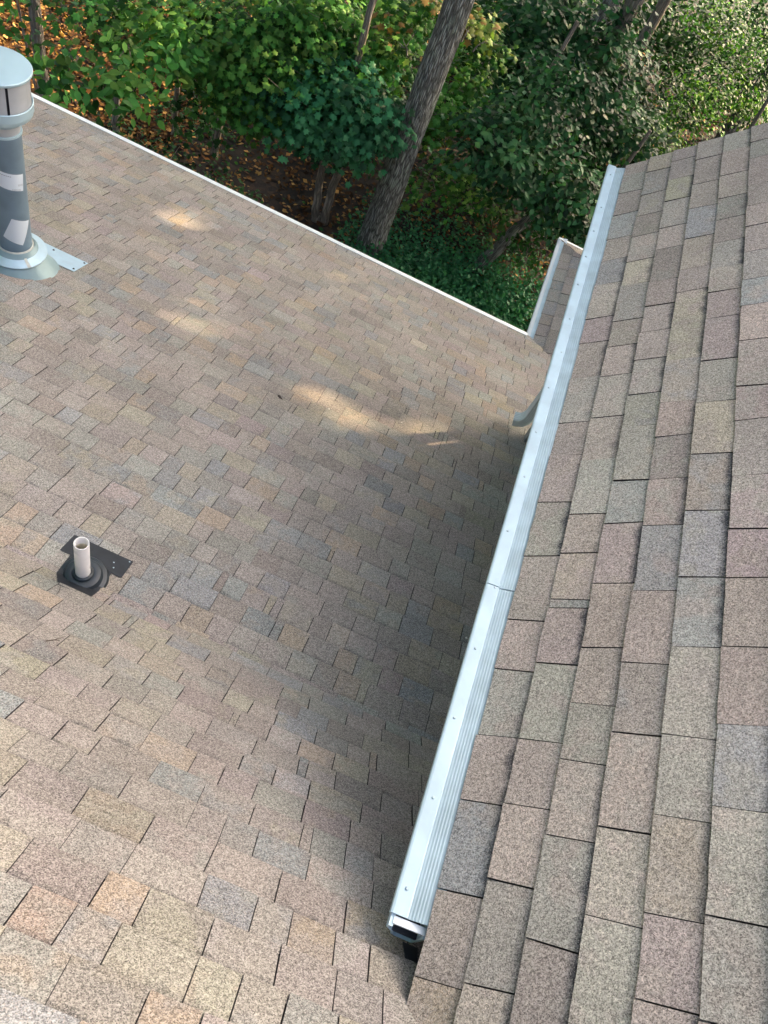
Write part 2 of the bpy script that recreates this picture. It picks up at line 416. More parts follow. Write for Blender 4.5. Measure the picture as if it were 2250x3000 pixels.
EXP = .143
def lay(parent, origin, U, V, N, u0, u1, v0, v1, region, wts, wid=(.15, .30), band=(.5, .6), step=(.008, .012), holes=(), skew=0.0, first_off=0.0, gapk=1.0):
    U, V, N, O = map(lambda a: np.array(a, float), (U, V, N, origin))
    nc = int(math.ceil((v1 - v0) / EXP))
    for c in range(nc):
        va = v0 + c * EXP
        u = u0 - R.random() * .2 - first_off
        last = None
        wav = R.normal(0, .0012)
        while u < u1:
            w = R.uniform(*wid)
            if R.random() < .04: w = R.uniform(.022, .045)
            g = R.uniform(.0032, .0062) * gapk
            if R.random() < .18: g = .0010
            ua, ub = u + g / 2, u + w - g / 2
            cu, cv = (ua + ub) / 2, va + EXP / 2
            u += w
            top = va + EXP + .022
            if top > v1 + .02: top = v1 + .02
            sk1 = skew + R.normal(0, .02); sk2 = last if last is not None else sk1
            last = sk1
            # polygon in (u,v): ragged butt edge
            nb = max(2, int(w / .06))
            ja = R.normal(0, .0012)
            poly = [(ua + sk2 * 0, top)]
            poly = []
            for k in range(nb + 1):
                t = k / nb
                poly.append((ua + (ub - ua) * t, va + wav + ja + R.normal(0, .0011)))
            H = top - va
            poly.append((ub + sk1 * H, top)); poly.append((ua + sk2 * H, top))
            for (a, b, cc) in region:
                poly = clip(poly, a, b, cc)
                if len(poly) < 3: break
            if len(poly) < 3: continue
            skip = False
            for h in holes:
                if h(cu, cv): skip = True
            if skip: continue
            P2 = np.array(poly)
            hb = R.uniform(*step); ht = .0045
            lift = R.normal(0, .0006)
            hh = ht + (hb - ht) * np.clip((va + EXP + .022 - P2[:, 1]) / (EXP + .022), 0, 1.05) + lift
            base = O + P2[:, :1] * U + P2[:, 1:] * V
            topv = base + hh[:, None] * N
            low = base + (-.004) * N
            n = len(poly)
            vs = np.concatenate([topv, low])
            fs = [tuple(range(n))] + [(i, n + i, n + (i + 1) % n, (i + 1) % n) for i in range(n)]
            mi = [0] + [1] * n
            i1 = R.choice(8, p=wts); i2 = R.choice(8, p=wts)
            j = (np.array([1.38, 1.33, 1.28]) if parent is wing_roof else 1) * (1 + R.normal(0, .065))  # wing tints lifted in colour to make up for weak light on that slope
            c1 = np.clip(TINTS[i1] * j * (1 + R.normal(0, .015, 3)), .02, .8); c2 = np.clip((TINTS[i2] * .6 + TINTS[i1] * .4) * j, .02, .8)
            bd = R.uniform(.35, .95) if R.random() < band[0] else R.uniform(0, .25)
            bd *= band[1]
            ta = np.stack([P2[:, 0] + c * 3.37, (P2[:, 1] - va) / EXP, np.full(n, bd)], 1); ta = np.concatenate([ta, ta])
            # size on the picture
            q = [screen(p) for p in topv]
            area = 0
            if all(q):
                cx = sum(a[0] for a in q) / n; cy = sum(a[1] for a in q) / n
                inn = [(min(max(a[0], 0), 768), min(max(a[1], 0), 1024)) for a in q]
                area = abs(sum(inn[i][0] * inn[(i + 1) % n][1] - inn[(i + 1) % n][0] * inn[i][1] for i in range(n))) / 2
            TABS.append((area, parent, vs, fs, mi, c1, c2, ta))

s18, c18 = math.sin(rad(18)), math.cos(rad(18)); q2 = math.sqrt(.5)
# main roof, far gentle pitch: u = x, v from the eave upwards
LF = (YE - YB) / c18
lay(main_roof, (0, YE - .012, z_far(YE - .012)), (1, 0, 0), (0, -c18, s18), (0, s18, c18), -6.6, 3.9, 0, LF,
    [(1, 0, -6.6), (-1, c18, -1.047)], TW['main'], wid=(.10, .22), band=(.7, .6), gapk=.8, step=(.010, .014))
# near steep pitch
LN = (YB - YR) / q2
lay(main_roof, (0, YB, z_near(YB)), (1, 0, 0), (0, -q2, q2), (0, q2, q2), -6.6, 1.15, -.035, LN, [(1, 0, -6.6), (-1, 0, -1.15)], TW['main'], wid=(.10, .225), band=(.7, .62), step=(.010, .016), gapk=.8)
# wing: u = y
LW = (RX - XG) / q2
lay(wing_roof, (XG - .002, 0, ZG - .002), (0, 1, 0), (q2, 0, q2), (-q2, 0, q2), -2.6, 4.95, 0, LW, [(-1, 0, -4.955), (1, q2, .252)], TW['wing'], wid=(.19, .31), band=(.42, 1.0), step=(.011, .016), gapk=1.0)
# small lower roof: u = y, v up the slope towards +x
for_small = dict(wid=(.16, .26), band=(.4, .5))
lay(small_roof, (1.10, 0, sp(1.10) + UND), (0, 1, 0), (c18, 0, s18), (-s18, 0, c18), 6.2, 9.2, 0, 1.2,
    [(-1, -c18, -8.885), (1, c18, 6.86)], TW['main'], **for_small)
lay(small_roof, (0, 8.885 + .07, sp(1.10) - T18 * .07 + UND), (1, 0, 0), (0, -c18, s18), (0, s18, c18), 1.0, 6.0, 0, 1.1,
    [(1, -c18, 1.03)], TW['main'], **for_small)

def tab_mesh(items, name):
    V, F, MI, A, B, T = [], [], [], [], [], []
    n = 0
    for _, _, vs, fs, mi, c1, c2, ta in items:
        V.append(vs); F += [[n + i for i in f] for f in fs]; MI += mi
        k = len(vs); n += k
        A.append(np.tile(np.append(c1, 1), (k, 1))); B.append(np.tile(np.append(c2, 1), (k, 1))); T.append(ta)
    me = bpy.data.meshes.new(name); me.from_pydata(np.concatenate(V).tolist(), [], F)
    me.materials.append(MAT['shingle']); me.materials.append(MAT['asphalt']); me.polygons.foreach_set('material_index', MI)
    for nm, dat, ty, fld in (('tint', A, 'FLOAT_COLOR', 'color'), ('tint_b', B, 'FLOAT_COLOR', 'color'), ('tab', T, 'FLOAT_VECTOR', 'vector')):
        at_ = me.attributes.new(nm, ty, 'POINT'); at_.data.foreach_set(fld, np.concatenate(dat).astype(np.float32).ravel())
    me.update()
    return me

TABS.sort(key=lambda t: -t[0])
NS = 298
for t in TABS[:NS]:
    vs = t[2]; ctr = vs.mean(0)
    me = tab_mesh([(t[0], t[1], vs - ctr, *t[3:])], 'shingle')
    o = bpy.data.objects.new('shingle', me); C.objects.link(o); o.parent = t[1]; o.location = ctr
rest = bpy.data.objects.new('shingle_field', tab_mesh(TABS[NS:], 'shingle_field')); C.objects.link(rest); rest.parent = house
tag(rest, kind='stuff')
for o in [c for c in C.objects if c.parent in (main_roof, wing_roof, small_roof)]:
    pass
# parents sit at the house's base: all meshes were offset for it
for r_ in (main_roof, wing_roof, small_roof):
    for ch in [c for c in C.objects if c.parent == r_]:
        ch.location = Vector(ch.location) - (Vector(r_.location) + Vector(house.location))
rest.location = -Vector(house.location)

# ------------------------------------------------------------------ gutter of the wing with its guard
gut = None
mb = MB()
gy0, gy1 = .432, 4.93
outer = [(.712, -2.302), (.712, -2.418), (.655, -2.418), (.640, -2.405), (.630, -2.372), (.612, -2.348), (.604, -2.335), (.603, -2.309), (.616, -2.309)]
inner = [(.616, -2.315), (.610, -2.318), (.610, -2.334), (.618, -2.346), (.637, -2.370), (.646, -2.402), (.658, -2.412), (.706, -2.412), (.706, -2.302)]
n = len(outer)
pl = outer + inner
vs = [(x, gy0, z) for x, z in pl] + [(x, gy1, z) for x, z in pl]
k = len(pl)
fs = [(i, (i + 1) % k, k + (i + 1) % k, k + i) for i in range(k)]
for i in range(n - 1):
    j = k - 1 - i
    fs.append((i, i + 1, j - 1, j)); fs.append((k + i, k + j, k + j - 1, k + i + 1))
mb.add(vs, fs)
gut = mb.build('gutter', MAT['gutter'], house)
mb = MB()
mb.prism([(.712, -2.302), (.712, -2.418), (.655, -2.418), (.640, -2.405), (.630, -2.372), (.612, -2.348), (.604, -2.335), (.604, -2.312)], 1, gy1 - .006, gy1 - .001)
mb.build('end_cap', MAT['gutter'], gut)
cuts = [.462, 1.622, 3.24, 4.93]
for i in range(3):
    a, b = cuts[i] + .0015, cuts[i + 1] - .0015
    dz = .0018 * (i % 2)
    mb = MB()
    # ribbed panel between the shingles and the front strip
    nr_ = 9
    up, lo = [], []
    for q in range(nr_ * 2 + 1):
        t = q / (nr_ * 2)
        x = .728 - (.728 - .648) * t; z = -2.2655 - .036 * t
        up.append((x, z + (.0014 if q % 2 else 0) + dz))
    lo = [(x, z - .004) for x, z in up][::-1]
    mb.prism(up + lo, 1, a, b)
    guard = mb.build('guard_panel', MAT['guard'], gut)
    mb = MB()
    mb.prism([(.649, -2.2975 + dz), (.643, -2.2935 + dz), (.6035, -2.2990 + dz), (.5975, -2.3025 + dz), (.597, -2.316 + dz), (.6005, -2.316 + dz), (.602, -2.3075 + dz), (.649, -2.3025 + dz)], 1, a, b)
    mb.build('guard_strip', MAT['gutter'], gut)
y = .535
scr = None
while y < 4.85:
    mb = MB(); x = .622 + random.uniform(-.004, .010)
    zc = -2.2960
    mb.lathe(x, y, [(.0052, zc - .003), (.0052, zc + .0022), (.0035, zc + .0042)], 8, cap1=True)
    if scr is None:
        scr = mb.build('screw', MAT['screw'], gut); s0 = (x, y)
    else:
        o = scr.copy(); C.objects.link(o); o.location = Vector(scr.location) + Vector((x - s0[0], y - s0[1], 0))
    y += random.choice([.27, .27, .40, .30])
mb = MB()
mb.prism([(.612, -2.306), (.708, -2.296), (.708, -2.318), (.700, -2.318), (.695, -2.306), (.625, -2.316), (.612, -2.345)], 1, .440, .460)
mb.build('hanger', MAT['white'], gut)

mb = MB(); mb.box(.622, .706, .434, .70, -2.372, -2.360)  # dark sheet put in for the shade inside the open gutter end
mb.build('gutter_shade_sheet', MAT['flashing_shade'], gut)
# small gutter with a cover along the low roof
mb = MB()
mb.prism([(1.015, SPZ - .01), (1.022, SPZ + .012), (1.085, SPZ + .022), (1.125, SPZ + .034), (1.125, SPZ + .024), (1.085, SPZ - .09), (1.045, SPZ - .09), (1.03, SPZ - .05)], 1, 6.90, 8.985)
g2 = mb.build('gutter', MAT['white'], house)
mb = MB()
mb.prism([(1.058, SPZ + .0215), (1.085, SPZ + .0265), (1.128, SPZ + .0395), (1.128, SPZ + .036), (1.085, SPZ + .023), (1.058, SPZ + .018)], 1, 6.93, 8.90)
mb.build('guard_panel', MAT['gutter'], g2)

# ------------------------------------------------------------------ downspout at the wing's corner
def rect_tube(mb, pts, a, b, ribs=5):
    """corrugated rectangular tube along pts (section half sizes a, b)"""
    sec = []
    for sx, sy, L_, nrm in ((1, 0, b, (1, 0)), (0, 1, a, (0, 1)), (-1, 0, b, (-1, 0)), (0, -1, a, (0, -1))):
        for q in range(ribs * 2):
            t = -1 + 2 * (q + .5) / (ribs * 2)
            off = .0022 if q % 2 else -.0022
            if sx: sec.append((sx * (a + off), sx * t * b * .93))
            else: sec.append((-sy * t * a * .93, sy * (b + off)))
    n = len(sec); vs = []
    pts = [np.array(p, float) for p in pts]
    for i, p in enumerate(pts):
        d = pts[min(i + 1, len(pts) - 1)] - pts[max(i - 1, 0)]; d /= np.linalg.norm(d)
        ax = np.array([0, 1.0, 0]); bx = np.cross(ax, d); bx /= np.linalg.norm(bx)
        for s_, t_ in sec: vs.append(p + bx * s_ + ax * t_)
    f = [(i * n + k, i * n + (k + 1) % n, (i + 1) * n + (k + 1) % n, (i + 1) * n + k) for i in range(len(pts) - 1) for k in range(n)]
    mb.add(vs, f)
dsp = empty('downspout', (1.10, 4.86, -4.55)); dsp.parent = house; dsp.location = Vector((1.10, 4.86, -4.55)) - Vector(house.location)
DX, DY = 1.095, 4.845
mb = MB()
rect_tube(mb, [(DX, DY, -2.42), (DX, DY, -3.2), (DX, DY, -3.9), (DX, DY, -4.33)], .038, .050)
mb.build('pipe', MAT['down'], dsp, smooth=True)
mb = MB()
rect_tube(mb, [(DX, DY, -4.30), (DX, DY, -4.38), (DX - .01, DY, -4.43), (DX - .035, DY, -4.475), (DX - .075, DY + .005, -4.50), (DX - .10, DY + .008, -4.507)], .041, .053)
mb.build('elbow', MAT['down'], dsp, smooth=True)
mb = MB(); mb.box(DX - .05, DX + .055, DY - .062, DY + .062, -3.62, -3.60)
mb.build('bracket', MAT['gutter'], dsp)

# ------------------------------------------------------------------ plumbing vent
pv = tag(empty('plumbing_vent', (-.977, 1.503, -3.50)), 'short white plastic pipe standing in a black rubber boot on the shingles', 'vent pipe')
PX, PY = -.977, 1.503
mb = MB()
mb.lathe(PX, PY, [(.0335, -3.52), (.0335, -3.164), (.0325, -3.1615), (.0300, -3.1615), (.0290, -3.164), (.0290, -3.30)], 40)
mb.build('pipe', MAT['pvc'], pv, smooth=True)
mb = MB(); mb.lathe(PX, PY, [(.0288, -3.215), (.0286, -3.40), (0.001, -3.40)], 32)
mb.build('pipe_lining', MAT['pvc_in'], pv, smooth=True)
mb = MB()
zb = -3.486
mb.lathe(PX, PY, [(.118, zb - .05), (.116, zb - .004), (.108, zb + .009), (.090, zb + .014), (.088, zb + .022), (.080, zb + .033)], 48)
mb.build('boot', MAT['rubber'], pv, smooth=True)
mb = MB()
mb.lathe(PX, PY, [(.081, zb + .026), (.079, zb + .038), (.062, zb + .044), (.050, zb + .043), (.047, zb + .055), (.039, zb + .060), (.034, zb + .056)], 48)
mb.build('collar', MAT['rubber'], pv, smooth=True)
# flashing sheet, bent over the pitch break
fl = [(-1.150, 1.590), (-1.148, 1.712), (-.832, 1.712), (-.828, 1.590), (-.880, 1.586), (-.874, 1.461), (-.872, 1.400), (-.90, 1.385), (-1.02, 1.372), (-1.072, 1.43), (-1.075, 1.461), (-1.08, 1.56)]
mb = MB()
def flz(y): return z_main(y) + .017
def sheet(mb, poly, h, t=.003):
    n = len(poly)
    tp = [(x, y, h(y)) for x, y in poly]; lo = [(x, y, h(y) - t) for x, y in poly]
    mb.add(tp + lo, [tuple(range(n))[::-1], tuple(range(n, 2 * n))] + [(i, (i + 1) % n, n + (i + 1) % n, n + i) for i in range(n)])
sheet(mb, [(-1.150, 1.590), (-1.148, 1.712), (-.832, 1.712), (-.828, 1.590)], flz)
sheet(mb, [(-1.085, 1.4595), (-1.095, 1.5898), (-.880, 1.5898), (-.874, 1.4595)], flz)
sheet(mb, [(-1.02, 1.372), (-1.085, 1.4592), (-.874, 1.4592), (-.872, 1.400), (-.90, 1.385)], flz)
mb.build('flashing', MAT['flashing_shade'], pv)
for (nx_, ny_) in ((-.846, 1.70), (-.905, 1.655), (-.89, 1.625), (-.99, 1.60)):
    mb = MB(); mb.lathe(nx_, ny_, [(.004, flz(ny_)), (.003, flz(ny_) + .002)], 7, cap1=True)
    mb.build('nail_head', MAT['screw'], pv)

# ------------------------------------------------------------------ flue
FX, FY = -2.86, 3.80; FZ = z_far(FY)
fv = tag(empty('flue', (FX, FY, FZ)), 'tall grey galvanised metal flue with round rain cap and two paper labels, at left', 'flue')
mb = MB()
mb.lathe(FX, FY, [(.106, FZ - .1), (.107, -4.06), (.1085, -4.05), (.1085, -3.215), (.113, -3.205), (.113, -3.19), (.106, -3.185)], 64)
mb.build('pipe', MAT['galv_pipe'], fv, smooth=True)
mb = MB()
mb.lathe(FX, FY, [(.106, -3.196), (.114, -3.196), (.1155, -3.188), (.114, -3.182), (.104, -3.182)], 64)
mb.build('seam_ring', MAT['galv_cap'], fv, smooth=True)
mb = MB()
mb.lathe(FX, FY, [(.104, -3.19), (.106, -3.15), (.112, -3.145), (.112, -3.12), (.118, -3.10)], 64)
mb.build('neck', MAT['galv_drum'], fv, smooth=True)
mb = MB()
mb.lathe(FX, FY, [(.114, -3.125), (.128, -3.105), (.158, -3.088), (.182, -3.066), (.186, -3.058), (.187, -3.045), (.191, -3.040), (.192, -2.99), (.188, -2.986), (.184, -2.989), (.180, -3.006), (.15, -3.010)], 64)
mb.build('lower_skirt', MAT['galv_cap'], fv, smooth=True)
mb = MB()
# drum with vertical louvre slots: panels between slots
segs = 8
for i in range(segs):
    a0 = 2 * math.pi * i / segs + .16; a1 = 2 * math.pi * (i + 1) / segs - (.085 if i == 6 else .012) + .16
    mb.lathe(FX, FY, [(.180, -3.006), (.180, -2.815)], 8, arc=(a0, a1)); mb.lathe(FX, FY, [(.177, -2.815), (.177, -3.006)], 8, arc=(a0, a1))
mb.build('drum', MAT['galv_drum'], fv, smooth=True)
mb = MB(); mb.lathe(FX, FY, [(.168, -3.0), (.168, -2.815)], 48)
mb.build('drum_lining', MAT['slot'], fv, smooth=True)
mb = MB()
mb.lathe(FX, FY, [(.150, -2.818), (.196, -2.818), (.200, -2.812), (.200, -2.802), (.196, -2.797), (.10, -2.785), (.001, -2.780)], 64)
mb.build('rain_cap', MAT['galv_cap'], fv, smooth=True)
mb = MB()
mb.lathe(FX, FY, [(.200, -4.118), (.203, -4.112), (.203, -4.108), (.150, -4.086), (.113, -4.066), (.111, -4.060)], 64); mb.lathe(FX, FY, [(.111, -4.066), (.200, -4.118)], 64)
mb.build('storm_collar', MAT['galv'], fv, smooth=True)
mb = MB()
mb.lathe(FX, FY, [(.110, -4.064), (.119, -4.066), (.121, -4.058), (.114, -4.050), (.109, -4.050)], 48)
mb.lathe(FX, FY, [(.1135, -4.0655), (.205, -4.107), (.204, -4.1085), (.1135, -4.070)], 6, arc=(-.62, -.50))
mb.build('sealant', MAT['sealant'], fv, smooth=True)
# flashing cone, cut by the slope
mb = MB()
nn = 56; vs = []
for j, (r0, hh) in enumerate(((.262, .004), (.225, .05), (.165, .13), (.125, .19))):
    for i in range(nn):
        t = 2 * math.pi * i / nn
        x = FX + r0 * math.cos(t) + .0; y = FY + .035 * (1 - j / 3) + r0 * math.sin(t)
        z = z_far(y) + hh if j < 2 else FZ + hh - (y - FY) * .325 * (1 - j / 3)
        vs.append((x, y, z))
mb.add(vs, [(j * nn + i, j * nn + (i + 1) % nn, (j + 1) * nn + (i + 1) % nn, (j + 1) * nn + i) for j in range(3) for i in range(nn)])
mb.build('flashing_cone', simple('grey_flashing', (.22, .33, .37), .45, .15, noise=(9, .15)), fv, smooth=True)
mb = MB()
sheet(mb, [(-2.95, 4.215), (-2.558, 4.215), (-2.552, 4.012), (-2.95, 4.0)], lambda y: z_far(y) + .016, .002)
mb.build('flashing_flange', MAT['galv'], fv)
for (x, y) in ((-2.815, 4.170), (-2.575, 4.190), (-2.575, 4.045)):
    mb = MB(); z = z_far(y) + .016; mb.lathe(x, y, [(.0085, z), (.0075, z + .003)], 10, cap1=True)
    mb.build('screw', MAT['slot'], fv)
def patch(name, corners, r, m, parent, n=10, lift=0):
    """corners: (angle deg, z) tl, tr, br, bl on the pipe"""
    mb = MB(); vs = []
    for j in range(n + 1):
        for i in range(n + 1):
            s_, t_ = i / n, j / n
            a = (1 - t_) * ((1 - s_) * corners[0][0] + s_ * corners[1][0]) + t_ * ((1 - s_) * corners[3][0] + s_ * corners[2][0])
            z = (1 - t_) * ((1 - s_) * corners[0][1] + s_ * corners[1][1]) + t_ * ((1 - s_) * corners[3][1] + s_ * corners[2][1])
            vs.append((FX + r * math.cos(rad(a)), FY + r * math.sin(rad(a)), z))
    mb.add(vs, [(j * (n + 1) + i, (j + 1) * (n + 1) + i, (j + 1) * (n + 1) + i + 1, j * (n + 1) + i + 1) for j in range(n) for i in range(n)])
    return mb.build(name, m, parent, smooth=True)
lab1 = patch('label', [(-130, -3.385), (3, -3.456), (-4, -3.574), (-130, -3.50)], .1096, MAT['label'], fv)
lab2 = patch('label', [(-56, -3.768), (12, -3.822), (-28, -3.994), (-92, -3.931)], .1096, MAT['label'], fv)
lab1['label'] = 'white printed paper label wrapped round the pipe'; lab2['label'] = 'blank white paper label stuck on askew'
# illegible print on the upper label: a line of small type above, barred digits at its lower right
mb = MB()
def stroke(a0, z0, a1, z1, w):
    for k_ in range(1):
        pts = []
        for (a, z) in ((a0, z0 + w), (a1, z1 + w), (a1, z1 - w), (a0, z0 - w)): pts.append((FX + .1103 * math.cos(rad(a)), FY + .1103 * math.sin(rad(a)), z))
        mb.add(pts, [(0, 3, 2, 1)])
for i in range(9):
    a = -95 + i * 6.0; z = -3.424 - i * .0031; stroke(a, z, a + 4.2, z - .002, .0022)
for i in range(7):
    a = -42 + i * 4.2; z = -3.548 - i * .0018; stroke(a, z, a + 1.1, z, .009)
for i in range(5):
    a = -22 + i * 4; z = -3.520 - i * .0018; stroke(a, z, a + 1.0, z, .0075)
mb.build('print', MAT['ink'], lab1)

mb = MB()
sheet(mb, [(.690, .43), (.74, .43), (.735, .36), (.705, .36)], lambda y: z_near(y) + .0165, .004)  # black sheet laid in as the shade below the gutter end
mb.build('valley_shade_sheet', MAT['flashing_shade'], house)

# ------------------------------------------------------------------ small things lying on the roof
def pebble(x, y, zf, s, label):
    mb = MB(); z = zf(y) + .009
    mb.lathe(x, y, [(s * .6, z), (s, z + s * .5), (s * .8, z + s * 1.1), (s * .2, z + s * 1.3)], 7, cap1=True)
    tag(mb.build('pebble', MAT['pebble']), label, 'pebble')
pebble(.939, 2.211, z_far, .008, 'largest white pebble on the shaded shingles beside the long gutter')
pebble(-.40, 3.70 + .1, z_far, .006, 'tiny pale pebble on the far roof by the sunlit patch')
pebble(.13, 4.07, z_far, .006, 'tiny white pebble just above the brightest sunlit patch')
mb = MB(); x, y = -.741, 3.658; z = z_far(y) + .013
mb.add([(x - .028, y + .012, z), (x - .008, y + .014, z + .006), (x + .020, y - .006, z + .002), (x + .026, y - .016, z), (x + .004, y - .014, z + .001), (x - .018, y - .002, z)], [(0, 1, 2, 3, 4, 5)][::1])
tag(mb.build('fallen_leaf', MAT['dryleaf']), 'small dark curled leaf lying on the shingles near a sunlit patch', 'leaf')
mb = MB()
for k_ in range(3):
    y0 = .49 + k_ * .012; 
    tube_pts(mb, [(-.80, y0 + .07 * (k_ - 1) * .2, z_near(y0) + .020), (-.73, y0 - .004, z_near(y0 - .004) + .018), (-.655 + .008 * k_, y0 - .006, z_near(y0 - .006) + .015)], [.0011] * 3, 5)
tag(mb.build('pine_needles', MAT['needle']), 'tuft of dry tan pine needles on the shingles at the left edge', 'pine needles')
mb = MB(); y0 = 1.33
tube_pts(mb, [(-1.0, 1.36, z_near(1.36) + .03), (-.985, 1.33, z_near(1.33) + .022), (-.98, 1.30, z_near(1.30) + .016)], [.0012, .0012, .0008], 5)
tag(mb.build('twig', MAT['twig']), 'short dark twig just below the black boot of the white pipe', 'twig')
mb = MB()
tube_pts(mb, [(-.82, .995, z_near(.995) + .013), (-.80, 1.02, z_near(1.02) + .016), (-.785, 1.065, z_near(1.065) + .013)], [.0022, .0018, .001], 5)
tube_pts(mb, [(-.80, 1.02, z_near(1.02) + .016), (-.782, 1.025, z_near(1.025) + .02)], [.0014, .0008], 5)
tag(mb.build('twig', MAT['twig']), 'crooked dark twig lying on the near shingles at the left edge', 'twig')

# ------------------------------------------------------------------ leaves
def leaf_shape(kind):
    """unit leaf, length 1 along +x, fan faces around a raised middle"""
    if kind == 'maple':
        r = [(0, 0), (.18, -.16), (.12, -.42), (.38, -.30), (.62, -.50), (.66, -.22), (1.0, 0), (.66, .22), (.62, .50), (.38, .30), (.12, .42), (.18, .16)]
        v = [(x, y, -.10 * abs(y) * 2 - .12 * x * x) for x, y in r] + [(.40, 0, .03)]
        n = len(r)
        f = [(i, (i + 1) % n, n) for i in range(n)]
    elif kind == 'oval':
        r = [(0, 0), (.28, -.25), (.62, -.25), (1.0, 0), (.62, .25), (.28, .25)]
        v = [(x, y, .18 * abs(y) - .10 * x * x) for x, y in r] + [(.45, 0, -.02)]
        n = len(r); f = [(i, (i + 1) % n, n) for i in range(n)]
    else:
        r = [(0, 0), (.5, -.35), (1.0, 0), (.5, .35)]
        v = [(x, y, .15 * abs(y)) for x, y in r]; f = [(0, 1, 2), (0, 2, 3)]
    return np.array(v), np.array(f)
SHAPES = {k: leaf_shape(k) for k in ('maple', 'oval', 'chip')}

def leaves_mesh(name, pos, nrm, size, kind, tints, parent, material=None):
    """pos (n,3), nrm (n,3) leaf normals, size (n,), tints (n,3)"""
    v, f = SHAPES[kind]; n = len(pos)
    nrm = nrm / np.linalg.norm(nrm, axis=1, keepdims=True)
    a = R.normal(size=(n, 3)); a[:, 2] -= .7
    a -= nrm * (a * nrm).sum(1, keepdims=True); a /= np.linalg.norm(a, axis=1, keepdims=True)
    b = np.cross(nrm, a)
    V = pos[:, None, :] + size[:, None, None] * (v[None, :, 0:1] * a[:, None, :] + v[None, :, 1:2] * b[:, None, :] + v[None, :, 2:3] * nrm[:, None, :])
    F = (f[None] + (np.arange(n) * len(v))[:, None, None]).reshape(-1, 3)
    me = bpy.data.meshes.new(name)
    me.vertices.add(n * len(v)); me.vertices.foreach_set('co', V.astype(np.float32).ravel())
    nf = len(F); me.loops.add(nf * 3); me.loops.foreach_set('vertex_index', F.astype(np.int32).ravel())
    me.polygons.add(nf); me.polygons.foreach_set('loop_start', np.arange(0, nf * 3, 3, dtype=np.int32)); me.polygons.foreach_set('loop_total', np.full(nf, 3, dtype=np.int32))
    me.materials.append(material or MAT['leaf'])
    at_ = me.attributes.new('tint', 'FLOAT_COLOR', 'POINT')
    T = np.concatenate([np.repeat(tints, len(v), 0), np.ones((n * len(v), 1))], 1); at_.data.foreach_set('color', T.astype(np.float32).ravel())
    me.update()
    return link(name, me, parent)

GREENS = {
    'mid': np.array([(.070, .225, .046), (.050, .175, .040), (.100, .260, .052), (.150, .300, .060)]),
    'teal': np.array([(.040, .165, .074), (.034, .140, .062), (.052, .185, .080)]),
    'grey': np.array([(.038, .130, .050), (.028, .100, .040), (.070, .165, .070), (.018, .062, .028)]),
    'lime': np.array([(.085, .240, .034), (.060, .185, .028), (.150, .300, .045), (.024, .080, .022)]),
    'pale': np.array([(.20, .30, .08), (.24, .28, .09), (.13, .22, .06), (.26, .17, .06)]),
    'dark': np.array([(.026, .085, .026), (.036, .11, .030), (.018, .060, .022)]),
}
RAYS = []        # gaps in the high canopy: where the sun reaches the roof and the ground
def sun_gap(P, r): RAYS.append((np.array(P, float), r))
# warm patches on the far roof, their places in the roof's plane
for x, y, r in ((-2.42, 5.63, .22), (-2.20, 5.55, .18), (-2.62, 5.72, .14), (-1.96, 4.13, .17), (-1.78, 4.02, .14), (-1.60, 3.98, .10), (-.62, 3.92, .08), (-.28, 3.74, .09), (-.42, 3.66, .06), (.22, 4.13, .11), (.08, 4.02, .07),
                (-1.02, 6.12, .10), (-.82, 6.10, .09), (-3.5, 5.7, .12), (-2.6, 3.3, .10)):
    sun_gap((x, y, z_far(y)), r)
for x, y, r in ((-8.6, 12.5, 2.4), (-7.2, 11.4, 1.2), (-6.6, 13.6, 1.4), (-10.5, 15, 2.5), (-6.4, 11.6, .5), (-6.9, 10.4, .25), (-6.3, 10.2, .2), (-5.2, 11.2, .35), (-4.6, 10.6, .2), (-2.0, 11.2, .22), (-1.6, 11.9, .25), (-.6, 11.3, .25), (1.1, 11.6, .35), (-9.8, 14, 1.2), (-5.8, 13.6, .7), (-3.6, 12.6, .4)):
    sun_gap((x, y, GZ), r)
for px, py, d, r in ((2080, 280, 14.5, .6), (1990, 370, 14.2, .6), (1690, 380, 11.5, .22), (1420, 80, 10.6, .4), (1200, 120, 10.4, .3), (720, 120, 10.2, .75), (860, 60, 10.2, .6), (650, 230, 10.5, .4), (960, 160, 10.6, .4), (420, 30, 9.9, .4), (500, 120, 9.8, .35), (1360, 240, 11.7, .3), (1620, 540, 11.3, .25), (1080, 90, 10.6, .5), (570, 60, 10.5, .55)):
    sun_gap(at(px, py, d), r)
def keep(pos):
    k = np.ones(len(pos), bool)
    for P, r in RAYS:
        d = pos - P; t = d @ SUN
        e = d - t[:, None] * SUN
        k &= ~((np.linalg.norm(e, axis=1) < r + .12) & (t > 0) & (R.random(len(pos)) > (.09 if P[2] > -6 else .01)))
    return k

